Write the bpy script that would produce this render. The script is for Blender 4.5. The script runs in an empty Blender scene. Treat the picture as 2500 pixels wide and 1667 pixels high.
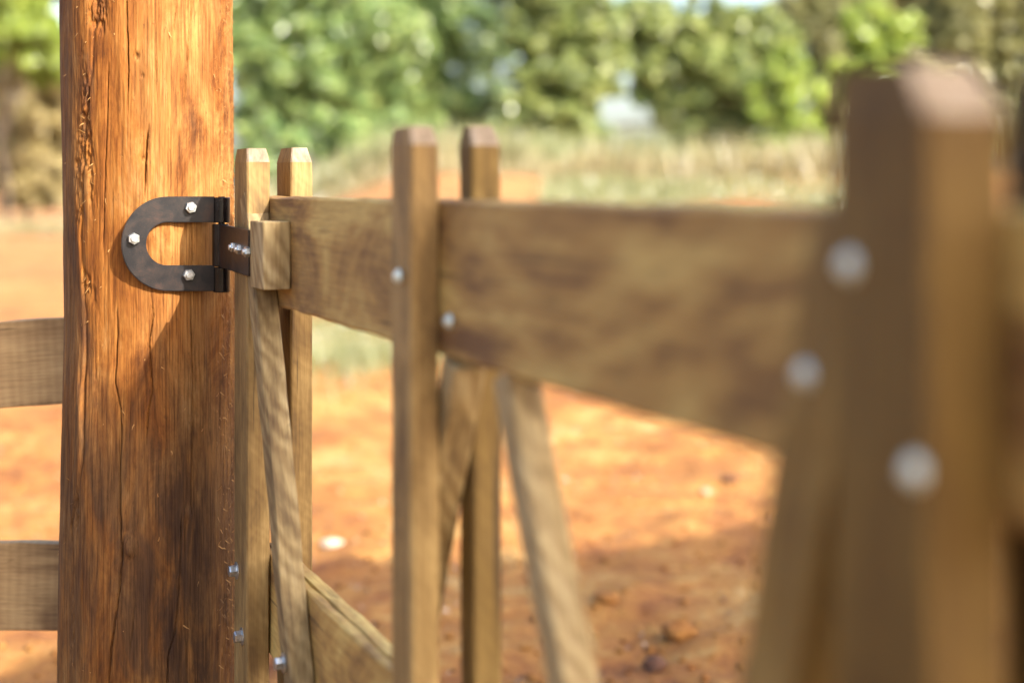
import bpy, bmesh, math, random
import numpy as np
from mathutils import Vector, Matrix

R = math.radians
sc = bpy.context.scene
col = sc.collection
rng = np.random.default_rng(7)
random.seed(7)

# ------------------------------------------------------------------ camera
HC = 1.45                      # eye height above the soil, metres
F = 50 / 36 * 2500             # focal length in pixels of a 2500 px wide frame
HOR = 463                      # row of the horizon
cam_d = bpy.data.cameras.new('camera')
cam = bpy.data.objects.new('camera', cam_d)
col.objects.link(cam)
cam.location = (0, 0, HC)
cam.rotation_euler = (R(90), 0, 0)
cam_d.lens = 50
cam_d.sensor_width = 36
cam_d.shift_y = -(833.5 - HOR) / 2500
cam_d.clip_start = 0.05
cam_d.clip_end = 3000
cam_d.dof.use_dof = True
cam_d.dof.focus_distance = 2.58
cam_d.dof.aperture_fstop = 1.45
sc.camera = cam

# ------------------------------------------------------------------ light
PHI, ELEV = R(46), R(36)       # the sun: to the right of and behind the camera
SUN = Vector((math.sin(PHI) * math.cos(ELEV), -math.cos(PHI) * math.cos(ELEV), math.sin(ELEV)))
world = bpy.data.worlds.new('World')
sc.world = world
world.use_nodes = True
wn = world.node_tree
wn.nodes.clear()
sky = wn.nodes.new('ShaderNodeTexSky')
sky.sky_type = 'NISHITA'
sky.sun_disc = False
sky.sun_elevation = ELEV
sky.sun_rotation = math.atan2(SUN.x, SUN.y)
sky.air_density = 1.0
sky.dust_density = 4.5
sky.ozone_density = 1.0
bg = wn.nodes.new('ShaderNodeBackground')
bg.inputs[1].default_value = 0.15
wo = wn.nodes.new('ShaderNodeOutputWorld')
wn.links.new(sky.outputs[0], bg.inputs[0])
wn.links.new(bg.outputs[0], wo.inputs[0])
sun_d = bpy.data.lights.new('sun', 'SUN')
sun_d.energy = 3.3
sun_d.angle = R(0.5)
sun_d.color = (1.0, 0.93, 0.82)
sun = bpy.data.objects.new('sun', sun_d)
col.objects.link(sun)
sun.rotation_euler = (-SUN).to_track_quat('-Z', 'Y').to_euler()
sun.location = (6, -6, 8)

vs = sc.view_settings
vs.view_transform = 'Standard'
vs.look = 'None'
vs.exposure = 2.05
vs.gamma = 1
vs.use_curve_mapping = False
sc.render.engine = 'CYCLES'
sc.cycles.use_denoising = True
sc.cycles.max_bounces = 6
sc.cycles.diffuse_bounces = 3
sc.cycles.transparent_max_bounces = 4
sc.cycles.sample_clamp_indirect = 6


# ------------------------------------------------------------------ helpers
def P(x, y, Y):
    """point at depth Y seen at pixel (x, y) of the 2500 x 1667 frame"""
    return Vector(((x - 1250) / F * Y, Y, HC + (HOR - y) / F * Y))


def tag(o, label=None, cat=None, group=None, kind=None):
    if label: o['label'] = label
    if cat: o['category'] = cat
    if group: o['group'] = group
    if kind: o['kind'] = kind
    return o


def empty(name, loc):
    o = bpy.data.objects.new(name, None)
    o.empty_display_size = 0.1
    col.objects.link(o)
    o.location = loc
    return o


def link_mesh(name, me, mat, parent=None, M=None):
    o = bpy.data.objects.new(name, me)
    col.objects.link(o)
    if mat: me.materials.append(mat)
    M = M or Matrix.Identity(4)
    if parent:
        o.parent = parent
        pm = Matrix.Translation(parent.location) if parent.parent is None else PM[parent.name]
        o.matrix_local = pm.inverted() @ M
    else:
        o.matrix_world = M
    PM[o.name] = M
    return o


PM = {}


def np_mesh(name, V, Q, smooth=False):
    """mesh from vertex array and quad (or tri) index array"""
    me = bpy.data.meshes.new(name)
    V = np.ascontiguousarray(V, dtype=np.float32)
    Q = np.ascontiguousarray(Q, dtype=np.int32)
    k = Q.shape[1]
    me.vertices.add(len(V))
    me.vertices.foreach_set('co', V.ravel())
    me.loops.add(Q.size)
    me.loops.foreach_set('vertex_index', Q.ravel())
    me.polygons.add(len(Q))
    me.polygons.foreach_set('loop_start', np.arange(0, Q.size, k, dtype=np.int32))
    me.polygons.foreach_set('loop_total', np.full(len(Q), k, dtype=np.int32))
    if smooth:
        me.polygons.foreach_set('use_smooth', np.ones(len(Q), dtype=bool))
    me.update(calc_edges=True)
    me.validate()
    return me


def bm_mesh(name, bm, smooth=False):
    me = bpy.data.meshes.new(name)
    bmesh.ops.recalc_face_normals(bm, faces=bm.faces)
    bm.to_mesh(me)
    bm.free()
    if smooth:
        for p in me.polygons: p.use_smooth = True
    return me


_tab = np.random.default_rng(3).random((512, 512)).astype(np.float32)


def vn(x, y, seed=0):
    x = np.asarray(x, dtype=np.float64) + seed * 17.37
    y = np.asarray(y, dtype=np.float64) + seed * 9.71
    xi, yi = np.floor(x).astype(int), np.floor(y).astype(int)
    fx, fy = x - xi, y - yi
    fx, fy = fx * fx * (3 - 2 * fx), fy * fy * (3 - 2 * fy)
    t = lambda a, b: _tab[a % 512, b % 512]
    return ((t(xi, yi) * (1 - fx) + t(xi + 1, yi) * fx) * (1 - fy) + (t(xi, yi + 1) * (1 - fx) + t(xi + 1, yi + 1) * fx) * fy) * 2 - 1


def fbm(x, y, seed=0, o=4):
    s, a = 0, 1
    for k in range(o):
        s = s + a * vn(x * 2 ** k, y * 2 ** k, seed + k * 3)
        a *= 0.5
    return s


def sstep(a, b, x):
    t = np.clip((x - a) / (b - a), 0, 1)
    return t * t * (3 - 2 * t)


# ------------------------------------------------------------------ materials
class NT:
    def __init__(self, name):
        self.m = bpy.data.materials.new(name)
        self.m.use_nodes = True
        self.t = self.m.node_tree
        self.t.nodes.clear()
        self.out = self.t.nodes.new('ShaderNodeOutputMaterial')

    def n(self, typ, ins=None, **props):
        nd = self.t.nodes.new('ShaderNode' + typ)
        for k, v in props.items(): setattr(nd, k, v)
        for k, v in (ins or {}).items():
            if hasattr(v, 'is_linked') or hasattr(v, 'links'):
                self.t.links.new(v, nd.inputs[k])
            else:
                nd.inputs[k].default_value = v
        return nd

    def ramp(self, fac, stops, interp='LINEAR'):
        nd = self.n('ValToRGB', {0: fac})
        cr = nd.color_ramp
        cr.interpolation = interp
        while len(cr.elements) < len(stops): cr.elements.new(0.5)
        for e, (p, c) in zip(cr.elements, stops):
            e.position = p
            e.color = (*c, 1) if len(c) == 3 else c
        return nd.outputs[0]

    def mix(self, f, a, b, blend='MIX'):
        nd = self.n('Mix', data_type='RGBA', blend_type=blend)
        for i, v in ((0, f), (6, a), (7, b)):
            if hasattr(v, 'links'): self.t.links.new(v, nd.inputs[i])
            else: nd.inputs[i].default_value = v if i == 0 or len(v) == 4 else (*v, 1)
        return nd.outputs[2]

    def math(self, op, a, b=0.0, clamp=False):
        nd = self.n('Math', {0: a, 1: b}, operation=op)
        nd.use_clamp = clamp
        return nd.outputs[0]

    def coords(self, scale, rnd=True, src='Object'):
        tc = self.n('TexCoord').outputs[src]
        if rnd:
            oi = self.n('ObjectInfo').outputs['Random']
            k = self.math('MULTIPLY', oi, 53.0)
            tc = self.n('VectorMath', {0: tc, 1: k}, operation='ADD').outputs[0]
        return self.n('Mapping', {'Vector': tc, 'Scale': scale}).outputs[0]

    def noise(self, vec, scale, detail=4, rough=0.55, dist=0.0):
        return self.n('TexNoise', {'Vector': vec, 'Scale': scale, 'Detail': detail, 'Roughness': rough, 'Distortion': dist}).outputs['Fac']

    def bsdf(self, color, rough=0.7, metal=0.0, bump=None, strength=0.3, dist=0.002, spec=0.4, k=0.6):
        if hasattr(color, 'links'): color = self.mix(1.0, color, (k, k, k), 'MULTIPLY')
        else: color = tuple(v * k for v in color)
        b = self.n('BsdfPrincipled', {'Base Color': color if hasattr(color, 'links') else (*color, 1), 'Roughness': rough, 'Metallic': metal, 'Specular IOR Level': spec})
        if bump is not None:
            bp = self.n('Bump', {'Height': bump, 'Strength': strength, 'Distance': dist})
            self.t.links.new(bp.outputs[0], b.inputs['Normal'])
        self.t.links.new(b.outputs[0], self.out.inputs[0])
        return self.m


def timber_mat(name, dark, mid, light, blot=3.2, streak=0.5, saw=0.5, saw_scale=30, tilt=0.5, dist=5.0, spread=0.14):
    t = NT(name)
    g = t.coords((1, 1, 0.06))                  # grain runs along local Z
    fine = t.noise(g, 240, 5, 0.6)
    mids = t.noise(g, 45, 5, 0.6, 0.6)
    b = t.coords((1, 1, 0.45))
    big = t.noise(b, blot, 4, 0.6, 1.5)
    knots = t.noise(b, blot * 2.3, 3, 0.5, 2.0)
    f = t.math('ADD', t.math('MULTIPLY', mids, streak), t.math('MULTIPLY', big, 1 - streak))
    c = t.ramp(f, [(0.5 - spread, dark), (0.5, mid), (0.5 + spread, light)])
    c = t.mix(t.math('MULTIPLY', t.ramp(knots, [(0.62, (0, 0, 0)), (0.74, (1, 1, 1))]), 0.4), c, tuple(v * 0.6 for v in dark))
    c = t.mix(0.55, c, t.ramp(fine, [(0.3, (0.6, 0.55, 0.5)), (0.62, (1.1, 1.1, 1.08))]), 'MULTIPLY')
    chk = t.noise(t.coords((1, 1, 0.022)), 62, 3, 0.55)
    c = t.mix(t.math('MULTIPLY', t.ramp(chk, [(0.66, (0, 0, 0)), (0.69, (1, 1, 1))]), 0.6), c, (0.05, 0.028, 0.016))
    oi = t.n('ObjectInfo').outputs['Random']
    br = t.math('ADD', t.math('MULTIPLY', oi, 0.3), 0.86)
    c = t.mix(1.0, c, t.n('CombineColor', {0: br, 1: br, 2: br}).outputs[0], 'MULTIPLY')
    s = t.coords((tilt, tilt, 1))
    wv = t.n('TexWave', {'Vector': s, 'Scale': saw_scale, 'Distortion': dist, 'Detail': 3, 'Detail Scale': 0.8}, bands_direction='DIAGONAL').outputs['Fac']
    msk = t.noise(t.coords((1, 1, 0.6)), 12, 2)
    c = t.mix(t.math('MULTIPLY', msk, saw), c, t.ramp(wv, [(0, (0.62, 0.54, 0.46)), (1, (1.08, 1.08, 1.08))]), 'MULTIPLY')
    h = t.math('ADD', fine, t.math('MULTIPLY', wv, saw * 0.5))
    return t.bsdf(c, 0.72, bump=h, strength=0.45, dist=0.0015, spec=0.35)


M_STILE = timber_mat('sawn_timber', (0.17, 0.096, 0.033), (0.40, 0.25, 0.085), (0.62, 0.42, 0.16), 7, 0.4, 0.35, 26, 1.2, 7)
M_RAIL = timber_mat('rail_timber', (0.24, 0.120, 0.040), (0.54, 0.325, 0.092), (0.78, 0.56, 0.18), 5, 0.2, 0.25, 10, 1.5, 8, 0.12)
M_BRACE = timber_mat('brace_timber', (0.20, 0.13, 0.055), (0.45, 0.325, 0.145), (0.60, 0.475, 0.25), 9, 0.3, 1.4, 13, 1.6, 9)
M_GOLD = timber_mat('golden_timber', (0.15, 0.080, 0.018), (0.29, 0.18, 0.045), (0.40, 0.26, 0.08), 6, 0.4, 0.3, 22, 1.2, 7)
M_NEAR = timber_mat('shade_tinted_timber', (0.085, 0.043, 0.008), (0.150, 0.083, 0.014), (0.21, 0.125, 0.024), 6, 0.4, 0.3, 22, 1.2, 7)  # deeper shade on the near uprights, painted in as darker timber
M_FENCE = timber_mat('fence_timber', (0.28, 0.165, 0.075), (0.50, 0.33, 0.155), (0.62, 0.43, 0.21), 6, 0.4, 0.45, 33, 0.02, 3)

M_FACET = timber_mat('pale_facet_timber', (0.29, 0.20, 0.12), (0.46, 0.35, 0.24), (0.60, 0.49, 0.37), 14, 0.4, 0.4, 40, 1.0, 6)


def post_mat():
    t = NT('orange_log_timber')
    g = t.coords((1, 1, 0.03), rnd=False)
    fine = t.noise(g, 300, 6, 0.65)
    stre = t.noise(t.coords((1, 1, 0.11), rnd=False), 85, 6, 0.7, 0.4)
    big = t.noise(t.coords((1, 1, 0.36), rnd=False), 13, 6, 0.7, 0.8)
    blot = t.noise(t.coords((1, 1, 0.25), rnd=False), 17, 5, 0.65, 0.8)
    f = t.math('ADD', t.math('MULTIPLY', stre, 0.38), t.math('MULTIPLY', big, 0.62))
    fresh = t.ramp(f, [(0.37, (0.150, 0.045, 0.006)), (0.46, (0.285, 0.098, 0.014)), (0.54, (0.365, 0.145, 0.027)), (0.64, (0.49, 0.245, 0.075))])
    aged_dim = t.ramp(f, [(0.36, (0.085, 0.042, 0.020)), (0.47, (0.165, 0.080, 0.029)), (0.56, (0.25, 0.125, 0.042)), (0.68, (0.34, 0.21, 0.095))])
    right_pale = t.n('Attribute', attribute_name='right_pale').outputs['Fac']
    fresh = t.mix(t.math('MULTIPLY', right_pale, t.ramp(big, [(0.35, (0, 0, 0)), (0.6, (1, 1, 1))])), fresh, t.mix(0.4, fresh, (0.62, 0.35, 0.12)))
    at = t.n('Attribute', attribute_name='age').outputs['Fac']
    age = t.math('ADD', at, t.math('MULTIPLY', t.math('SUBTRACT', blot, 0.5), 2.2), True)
    c = t.mix(age, fresh, aged_dim)
    st = t.n('Attribute', attribute_name='stain').outputs['Fac']
    stain = t.math('MULTIPLY', st, t.ramp(blot, [(0.42, (0, 0, 0)), (0.56, (1, 1, 1))]))
    c = t.mix(t.math('MULTIPLY', stain, 0.7), c, (0.055, 0.030, 0.022))
    sp = t.noise(t.coords((1, 1, 0.3), rnd=False), 150, 5, 0.7, 0.4)
    c = t.mix(t.math('MULTIPLY', t.ramp(sp, [(0.60, (0, 0, 0)), (0.68, (1, 1, 1))]), 0.5), c, (0.10, 0.045, 0.015))
    c = t.mix(0.9, c, t.ramp(fine, [(0.34, (0.46, 0.38, 0.30)), (0.5, (0.95, 0.92, 0.88)), (0.64, (1.22, 1.22, 1.2))]), 'MULTIPLY')
    return t.bsdf(c, 0.8, bump=t.math('ADD', fine, sp), strength=0.5, dist=0.0016, spec=0.2)


M_POST = post_mat()

t = NT('splinter_wood')
M_SPLINTER = t.bsdf((0.52, 0.27, 0.08), 0.8)


def iron_mat(name, rust, r0=0.2, k=0.8):
    t = NT(name)
    n1 = t.noise(t.coords((1, 1, 1)), 28, 5, 0.65, 0.4)
    n2 = t.noise(t.coords((1, 1, 1)), 420, 3, 0.7)
    c = t.ramp(n1, [(0.42, (0.009, 0.009, 0.011)), (0.56, (0.020, 0.015, 0.014)), (0.74, rust)])
    c = t.mix(t.math('MULTIPLY', t.ramp(n2, [(0.58, (0, 0, 0)), (0.7, (1, 1, 1))]), 0.35), c, (0.12, 0.055, 0.03))
    r = t.math('ADD', t.math('MULTIPLY', n1, 0.35), r0)
    return t.bsdf(c, r, bump=t.math('ADD', n1, t.math('MULTIPLY', n2, 0.4)), strength=0.35, dist=0.001, spec=0.32, k=k)


M_IRON = iron_mat('black_painted_iron', (0.060, 0.030, 0.020), 0.22)
M_GLOSS = iron_mat('gloss_black_iron', (0.012, 0.011, 0.012), 0.02, 0.5)
t = NT('zinc_steel')
M_ZINC = t.bsdf(k=0.85, color=t.ramp(t.noise(t.coords((1, 1, 1)), 120, 3), [(0.3, (0.54, 0.62, 0.57)), (0.7, (0.72, 0.82, 0.75))]), rough=0.33, metal=0.35, spec=0.6)

t = NT('galvanised_steel')
M_GALV = t.bsdf(k=0.8, color=t.ramp(t.noise(t.coords((1, 1, 1)), 150, 4), [(0.35, (0.42, 0.45, 0.46)), (0.65, (0.74, 0.78, 0.79))]), rough=0.3, metal=0.85, spec=0.6)


# ------------------------------------------------------------------ the red soil, one sheet to the horizon
def ground_z(X, Y):
    side = sstep(-0.22, -0.06, X / np.maximum(Y, 1.0))
    z = 1.95 * sstep(17, 42, Y) * side
    near = np.exp(-np.maximum(Y - 14, 0) / 14)
    z = z + near * (0.035 * fbm(X * 0.9, Y * 0.9, 1) + 0.018 * fbm(X * 5, Y * 5, 5, 3))
    z = z + (1 - near) * 0.10 * fbm(X * 0.2, Y * 0.2, 9)
    return z


ys = np.concatenate([np.linspace(-14, 2.6, 36), np.linspace(2.7, 12, 260), np.geomspace(12.1, 900, 150)])
xs = np.concatenate([-np.geomspace(700, 3.6, 60), np.linspace(-3.5, 3.5, 180), np.geomspace(3.6, 700, 60)])
XX, YY = np.meshgrid(xs, ys)
ZZ = ground_z(XX, YY)
nx, ny = len(xs), len(ys)
idx = np.arange(nx * ny).reshape(ny, nx)
Qg = np.stack([idx[:-1, :-1], idx[:-1, 1:], idx[1:, 1:], idx[1:, :-1]], -1).reshape(-1, 4)


def soil_mat():
    t = NT('red_soil')
    c0 = t.coords((1, 1, 1), rnd=False)
    a = t.noise(c0, 0.55, 5, 0.6, 0.5)
    b = t.noise(c0, 3.0, 6, 0.65, 0.6)
    d = t.noise(c0, 16, 6, 0.7)
    f = t.math('ADD', t.math('ADD', t.math('MULTIPLY', a, 0.35), t.math('MULTIPLY', b, 0.4)), t.math('MULTIPLY', d, 0.25))
    c = t.ramp(f, [(0.38, (0.16, 0.058, 0.026)), (0.45, (0.36, 0.145, 0.043)), (0.52, (0.46, 0.218, 0.060)), (0.57, (0.54, 0.315, 0.108)), (0.64, (0.62, 0.43, 0.20))])
    # far soil is drier and paler, with a thin cover of dead grass
    y = t.n('SeparateXYZ', {0: c0}).outputs[1]
    far = t.n('MapRange', {0: y, 1: 10.0, 2: 45.0}).outputs[0]
    c = t.mix(t.math('MULTIPLY', far, 0.6), c, (0.44, 0.175, 0.085))
    grs = t.ramp(t.noise(c0, 0.9, 4, 0.6), [(0.50, (0, 0, 0)), (0.60, (1, 1, 1))])
    c = t.mix(t.math('MULTIPLY', t.math('MULTIPLY', far, grs), 0.6), c, (0.34, 0.32, 0.12))
    return t.bsdf(c, 0.9, bump=t.math('ADD', d, b), strength=0.8, dist=0.03, spec=0.15)


M_SOIL = soil_mat()
ground = link_mesh('ground', np_mesh('ground', np.stack([XX, YY, ZZ], -1).reshape(-1, 3), Qg, True), M_SOIL)
tag(ground, kind='structure')


# ------------------------------------------------------------------ foliage
def leaf_mat(name, a, b, c, trans=0.35):
    t = NT(name)
    n = t.noise(t.coords((1, 1, 1)), 0.9, 3, 0.6)
    isl = t.n('NewGeometry').outputs['Random Per Island']
    f = t.math('ADD', t.math('MULTIPLY', n, 0.55), t.math('MULTIPLY', isl, 0.45))
    cc = t.ramp(f, [(0.25, a), (0.5, b), (0.78, c)])
    d = t.n('BsdfPrincipled', {'Base Color': cc, 'Roughness': 0.32, 'Specular IOR Level': 0.7})
    tr = t.n('BsdfTranslucent', {'Color': cc})
    mx = t.n('MixShader', {0: trans, 1: d.outputs[0], 2: tr.outputs[0]})
    t.t.links.new(mx.outputs[0], t.out.inputs[0])
    return t.m


L_GREEN = leaf_mat('green_leaves', (0.045, 0.10, 0.036), (0.18, 0.275, 0.085), (0.40, 0.47, 0.15))
L_OLIVE = leaf_mat('olive_leaves', (0.05, 0.085, 0.032), (0.20, 0.255, 0.072), (0.43, 0.455, 0.14))
L_LIME = leaf_mat('lime_leaves', (0.12, 0.18, 0.028), (0.25, 0.34, 0.050), (0.40, 0.46, 0.10))
L_DARK = leaf_mat('dark_leaves', (0.055, 0.10, 0.036), (0.14, 0.21, 0.07), (0.26, 0.33, 0.12))
L_BROWN = leaf_mat('dry_leaves', (0.17, 0.13, 0.055), (0.36, 0.29, 0.13), (0.50, 0.42, 0.20))
L_DULL = leaf_mat('dull_leaves', (0.10, 0.10, 0.04), (0.23, 0.23, 0.085), (0.36, 0.35, 0.14))
L_STRAW = leaf_mat('dry_grass', (0.17, 0.14, 0.065), (0.30, 0.255, 0.125), (0.40, 0.35, 0.19), 0.35)
L_GRASS = leaf_mat('pale_green_grass', (0.12, 0.14, 0.05), (0.20, 0.21, 0.09), (0.28, 0.27, 0.13), 0.3)
t = NT('bark')
M_BARK = t.bsdf(t.ramp(t.noise(t.coords((1, 1, 0.2)), 8, 5), [(0.35, (0.05, 0.034, 0.024)), (0.65, (0.16, 0.115, 0.08))]), 0.9)


def leaves(cent, rad, n, size, r_):
    """n leaf-sized faces scattered round each clump centre; returns V, Q"""
    m = len(cent)
    k = np.repeat(np.arange(m), n)
    N = len(k)
    d = r_.normal(size=(N, 3))
    d /= np.linalg.norm(d, axis=1)[:, None]
    rr = r_.random(N) ** 0.45
    pos = cent[k] + d * (rr * rad[k])[:, None] * np.array([1, 1, 0.85])
    nr = d * 0.7 + r_.normal(size=(N, 3)) * 0.55 + np.array([0, 0, 0.35])
    nr /= np.linalg.norm(nr, axis=1)[:, None]
    a = np.cross(nr, r_.normal(size=(N, 3)))
    a /= np.linalg.norm(a, axis=1)[:, None]
    b = np.cross(nr, a)
    s = (size * (0.6 + 0.8 * r_.random(N)))[:, None]
    V = np.stack([pos - a * s, pos + b * s * 0.42 + nr * s * 0.12, pos + a * s, pos - b * s * 0.42 + nr * s * 0.12], 1).reshape(-1, 3)
    return V, np.arange(N * 4).reshape(-1, 4)


def limb_bm(bm, pts, radii, seg=8):
    rings = []
    for i, (p, r) in enumerate(zip(pts, radii)):
        d = (pts[min(i + 1, len(pts) - 1)] - pts[max(i - 1, 0)]).normalized()
        x = d.orthogonal().normalized()
        y = d.cross(x)
        rings.append([bm.verts.new(p + (x * math.cos(a) + y * math.sin(a)) * r) for a in [2 * math.pi * k / seg for k in range(seg)]])
    for q in range(len(rings) - 1):
        for k in range(seg):
            try: bm.faces.new((rings[q][k], rings[q][(k + 1) % seg], rings[q + 1][(k + 1) % seg], rings[q + 1][k]))
            except ValueError: pass
    bm.faces.new(rings[-1])


def gz(X, Y):
    return float(ground_z(np.array([float(X)]), np.array([float(Y)]))[0])


def tree(name, label, cat, bx, Y, blobs, mat, n_sub=50, n_leaf=150, size=0.16, seed=0, trunk_r=0.22, group='trees beyond the paddock'):
    """blobs: big crown masses as (pixel x, pixel y, pixel rx, pixel ry) at about depth Y"""
    r_ = np.random.default_rng(seed + 100)
    X0 = (bx - 1250) / F * Y
    base = Vector((X0, Y, gz(X0, Y)))
    root = empty(name, base)
    tag(root, label, cat, group)
    C, Rd, tips = [], [], []
    for (x, y, rx, ry) in blobs:
        c = P(x, y, Y)
        ax, az = rx / F * Y * 1.25, ry / F * Y * 1.25
        ay = min(ax, az) * 0.9
        d = r_.normal(size=(n_sub, 3))
        d /= np.linalg.norm(d, axis=1)[:, None]
        rr = r_.random(n_sub) ** 0.5
        cc = np.array(c) + d * rr[:, None] * np.array([ax, ay, az]) * 0.8
        C.append(cc)
        Rd.append(np.full(n_sub, 0.235 * (ax + az) * 0.5) * (0.7 + 0.6 * r_.random(n_sub)))
        tips.append(c)
    C, Rd = np.concatenate(C), np.concatenate(Rd)
    low = C[:, 2] - Rd < base.z + 0.1
    C[low, 2] = base.z + 0.1 + Rd[low]
    V, Q = leaves(C, Rd, n_leaf, size, r_)
    link_mesh('crown', np_mesh('crown', V, Q), mat, root)
    bm = bmesh.new()
    top = max(t_.z for t_ in tips)
    fork = Vector((X0 + random.uniform(-.3, .3), Y, base.z + (top - base.z) * 0.35))
    limb_bm(bm, [base - Vector((0, 0, 0.2)), base.lerp(fork, 0.5) + Vector((random.uniform(-.15, .15), 0, 0)), fork], [trunk_r * 1.25, trunk_r, trunk_r * 0.8])
    for tp in tips:
        mid = fork.lerp(tp, 0.5) + Vector((random.uniform(-.3, .3), random.uniform(-.3, .3), 0.2))
        limb_bm(bm, [fork - Vector((0, 0, 0.1)), mid, tp], [trunk_r * 0.6, trunk_r * 0.38, trunk_r * 0.12], 6)
    link_mesh('trunk', bm_mesh('trunk', bm, True), M_BARK, root)
    return root


tree('tree', 'broad green tree just to the right of the log post', 'tree', 700, 56,
     [(640, 90, 130, 130), (790, 160, 150, 140), (700, 260, 150, 90), (880, 60, 140, 120), (760, -60, 170, 110)], L_GREEN, seed=1)
tree('tree', 'light green tree between the log post and the middle gate uprights', 'tree', 1020, 60,
     [(1000, 190, 150, 120), (1080, 60, 110, 130), (960, -40, 140, 100), (1120, 260, 80, 80), (900, 260, 120, 90), (1110, 340, 80, 50)], L_LIME if False else L_GREEN, seed=2)
tree('tree', 'olive tree behind the middle gate uprights, left of the bright sky gap', 'tree', 1330, 57,
     [(1320, 110, 100, 120), (1420, 60, 120, 110), (1350, 250, 120, 90), (1440, 175, 90, 80), (1330, -40, 130, 100), (1390, 310, 70, 60), (1260, 320, 70, 70), (1330, 350, 90, 40)], L_OLIVE, seed=3)
tree('tree', 'olive tree with dark hollows, right of the bright sky gap', 'tree', 1760, 58,
     [(1640, 120, 110, 100), (1760, 170, 120, 130), (1720, 60, 140, 70), (1700, 290, 90, 60), (1860, 120, 90, 110), (1600, 60, 90, 70), (1800, 320, 100, 60), (1710, 360, 80, 40), (1660, 240, 60, 60)], L_OLIVE, seed=4)
tree('tree', 'yellow green tree beside the nearest gate upright', 'tree', 1930, 55,
     [(1930, 260, 95, 110), (1890, 180, 70, 80), (1980, 340, 60, 60), (1900, 360, 70, 40)], L_LIME, n_sub=22, seed=5)
tree('tree', 'lime green tree above the nearest gate upright', 'tree', 2160, 58,
     [(2150, 90, 100, 85), (2110, 190, 90, 70)], L_LIME, seed=6, n_sub=22)
tree('tree', 'dull olive green tree at the top right corner', 'tree', 2380, 60,
     [(2330, 40, 140, 110), (2440, 150, 120, 110), (2260, 180, 110, 90), (2480, 10, 110, 100), (2300, -80, 160, 80), (2420, 300, 120, 90)], L_DULL, seed=7)
tree('tree', 'sparse dull green tree behind the lime green one', 'tree', 2030, 70,
     [(2030, 120, 100, 150), (2000, 10, 120, 80), (2180, -20, 130, 70), (2060, 260, 90, 80)], L_DULL, seed=8, n_leaf=150)
tree('tree', 'dark tree in the hollow behind the middle gate uprights', 'tree', 1190, 78,
     [(1190, 150, 70, 150), (1180, 320, 100, 80), (1220, -30, 100, 90)], L_DARK, seed=9, n_leaf=130, n_sub=30)
tree('tree', 'dark tall tree filling the back of the grove beside the post', 'tree', 760, 84,
     [(680, 120, 170, 190), (860, 130, 170, 190), (1020, 110, 120, 170)], L_DARK, seed=10, n_sub=34, size=.24)
tree('tree', 'dark tall tree filling the back of the grove at the right', 'tree', 1880, 86,
     [(1790, 160, 130, 140), (1960, 190, 130, 180), (2150, 170, 160, 190), (2380, 170, 180, 190)], L_DARK, seed=11, n_sub=30, size=.24)
tree('tree', 'tall olive tree far back above the bright sky gap', 'tree', 1690, 84,
     [(1500, 90, 100, 90), (1620, 110, 110, 80), (1400, 190, 80, 120), (1400, 30, 100, 90), (1650, 210, 70, 90), (1700, 330, 70, 50), (1380, 330, 70, 50), (1590, 220, 55, 45), (1640, 300, 40, 45), (1450, 325, 50, 40)], L_GREEN, seed=14, n_sub=34, size=.2)
tree('tree', 'lime green tree left of the log post', 'tree', 20, 48,
     [(30, 30, 120, 100), (110, 120, 80, 90), (-120, 60, 140, 130), (90, -70, 140, 80)], L_LIME, seed=12, trunk_r=0.09)
tree('tree', 'bare brown dry tree left of the log post', 'tree', 72, 52,
     [(60, 290, 110, 130), (-60, 330, 120, 140), (150, 380, 90, 90), (20, 190, 110, 70), (180, 240, 90, 120), (30, 430, 90, 70), (140, 460, 70, 60), (100, 180, 80, 80)], L_BROWN, seed=13, n_leaf=130, trunk_r=0.14)
for k, (x, y, rx, ry, Y, lab) in enumerate([
        (640, 360, 110, 75, 49, 'green hedge bush right beside the log post'),
        (830, 345, 120, 70, 50, 'green hedge bush between the post and the middle gate uprights'),
        (1010, 350, 100, 80, 51, 'green hedge bush directly behind the middle gate uprights')]):
    tree('hedge_bush', lab, 'bush', x, Y, [(x, y, rx, ry), (x + 20, y + 30, rx * .8, ry * .6)], L_GREEN, n_sub=20, seed=30 + k, trunk_r=0.08, group='hedge bushes below the trees')


# ------------------------------------------------------------------ grass: nobody could count the blades
def blades(name, n, fx, fY, h, mat, seed, lean=0.35, wid=0.012):
    r_ = np.random.default_rng(seed)
    X, Y = fx(r_, n), fY(r_, n)
    X = X * Y if name.startswith('dry') else X
    Z = ground_z(X, Y)
    hh = h * (0.45 + 0.75 * r_.random(n)) * np.clip(0.75 + 0.75 * fbm(X * 0.33, Y * 0.33, 4 + seed, 2), 0.12, 1.4)
    ang = r_.random(n) * 2 * np.pi
    ln = lean * r_.random(n)
    tip = np.stack([np.cos(ang) * ln, np.sin(ang) * ln, np.sqrt(1 - ln ** 2)], 1) * hh[:, None]
    sd = np.stack([np.cos(ang + 1.2), np.sin(ang + 1.2), np.zeros(n)], 1) * (wid * (0.5 + r_.random(n)) * np.maximum(Y / 20, 1))[:, None]
    b = np.stack([X, Y, Z - 0.01], 1)
    V = np.stack([b - sd, b + sd, b + tip * 0.6 + sd * 0.7, b + tip], 1).reshape(-1, 3)
    return tag(link_mesh(name, np_mesh(name, V, np.arange(n * 4).reshape(-1, 4)), mat), kind='stuff')


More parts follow.
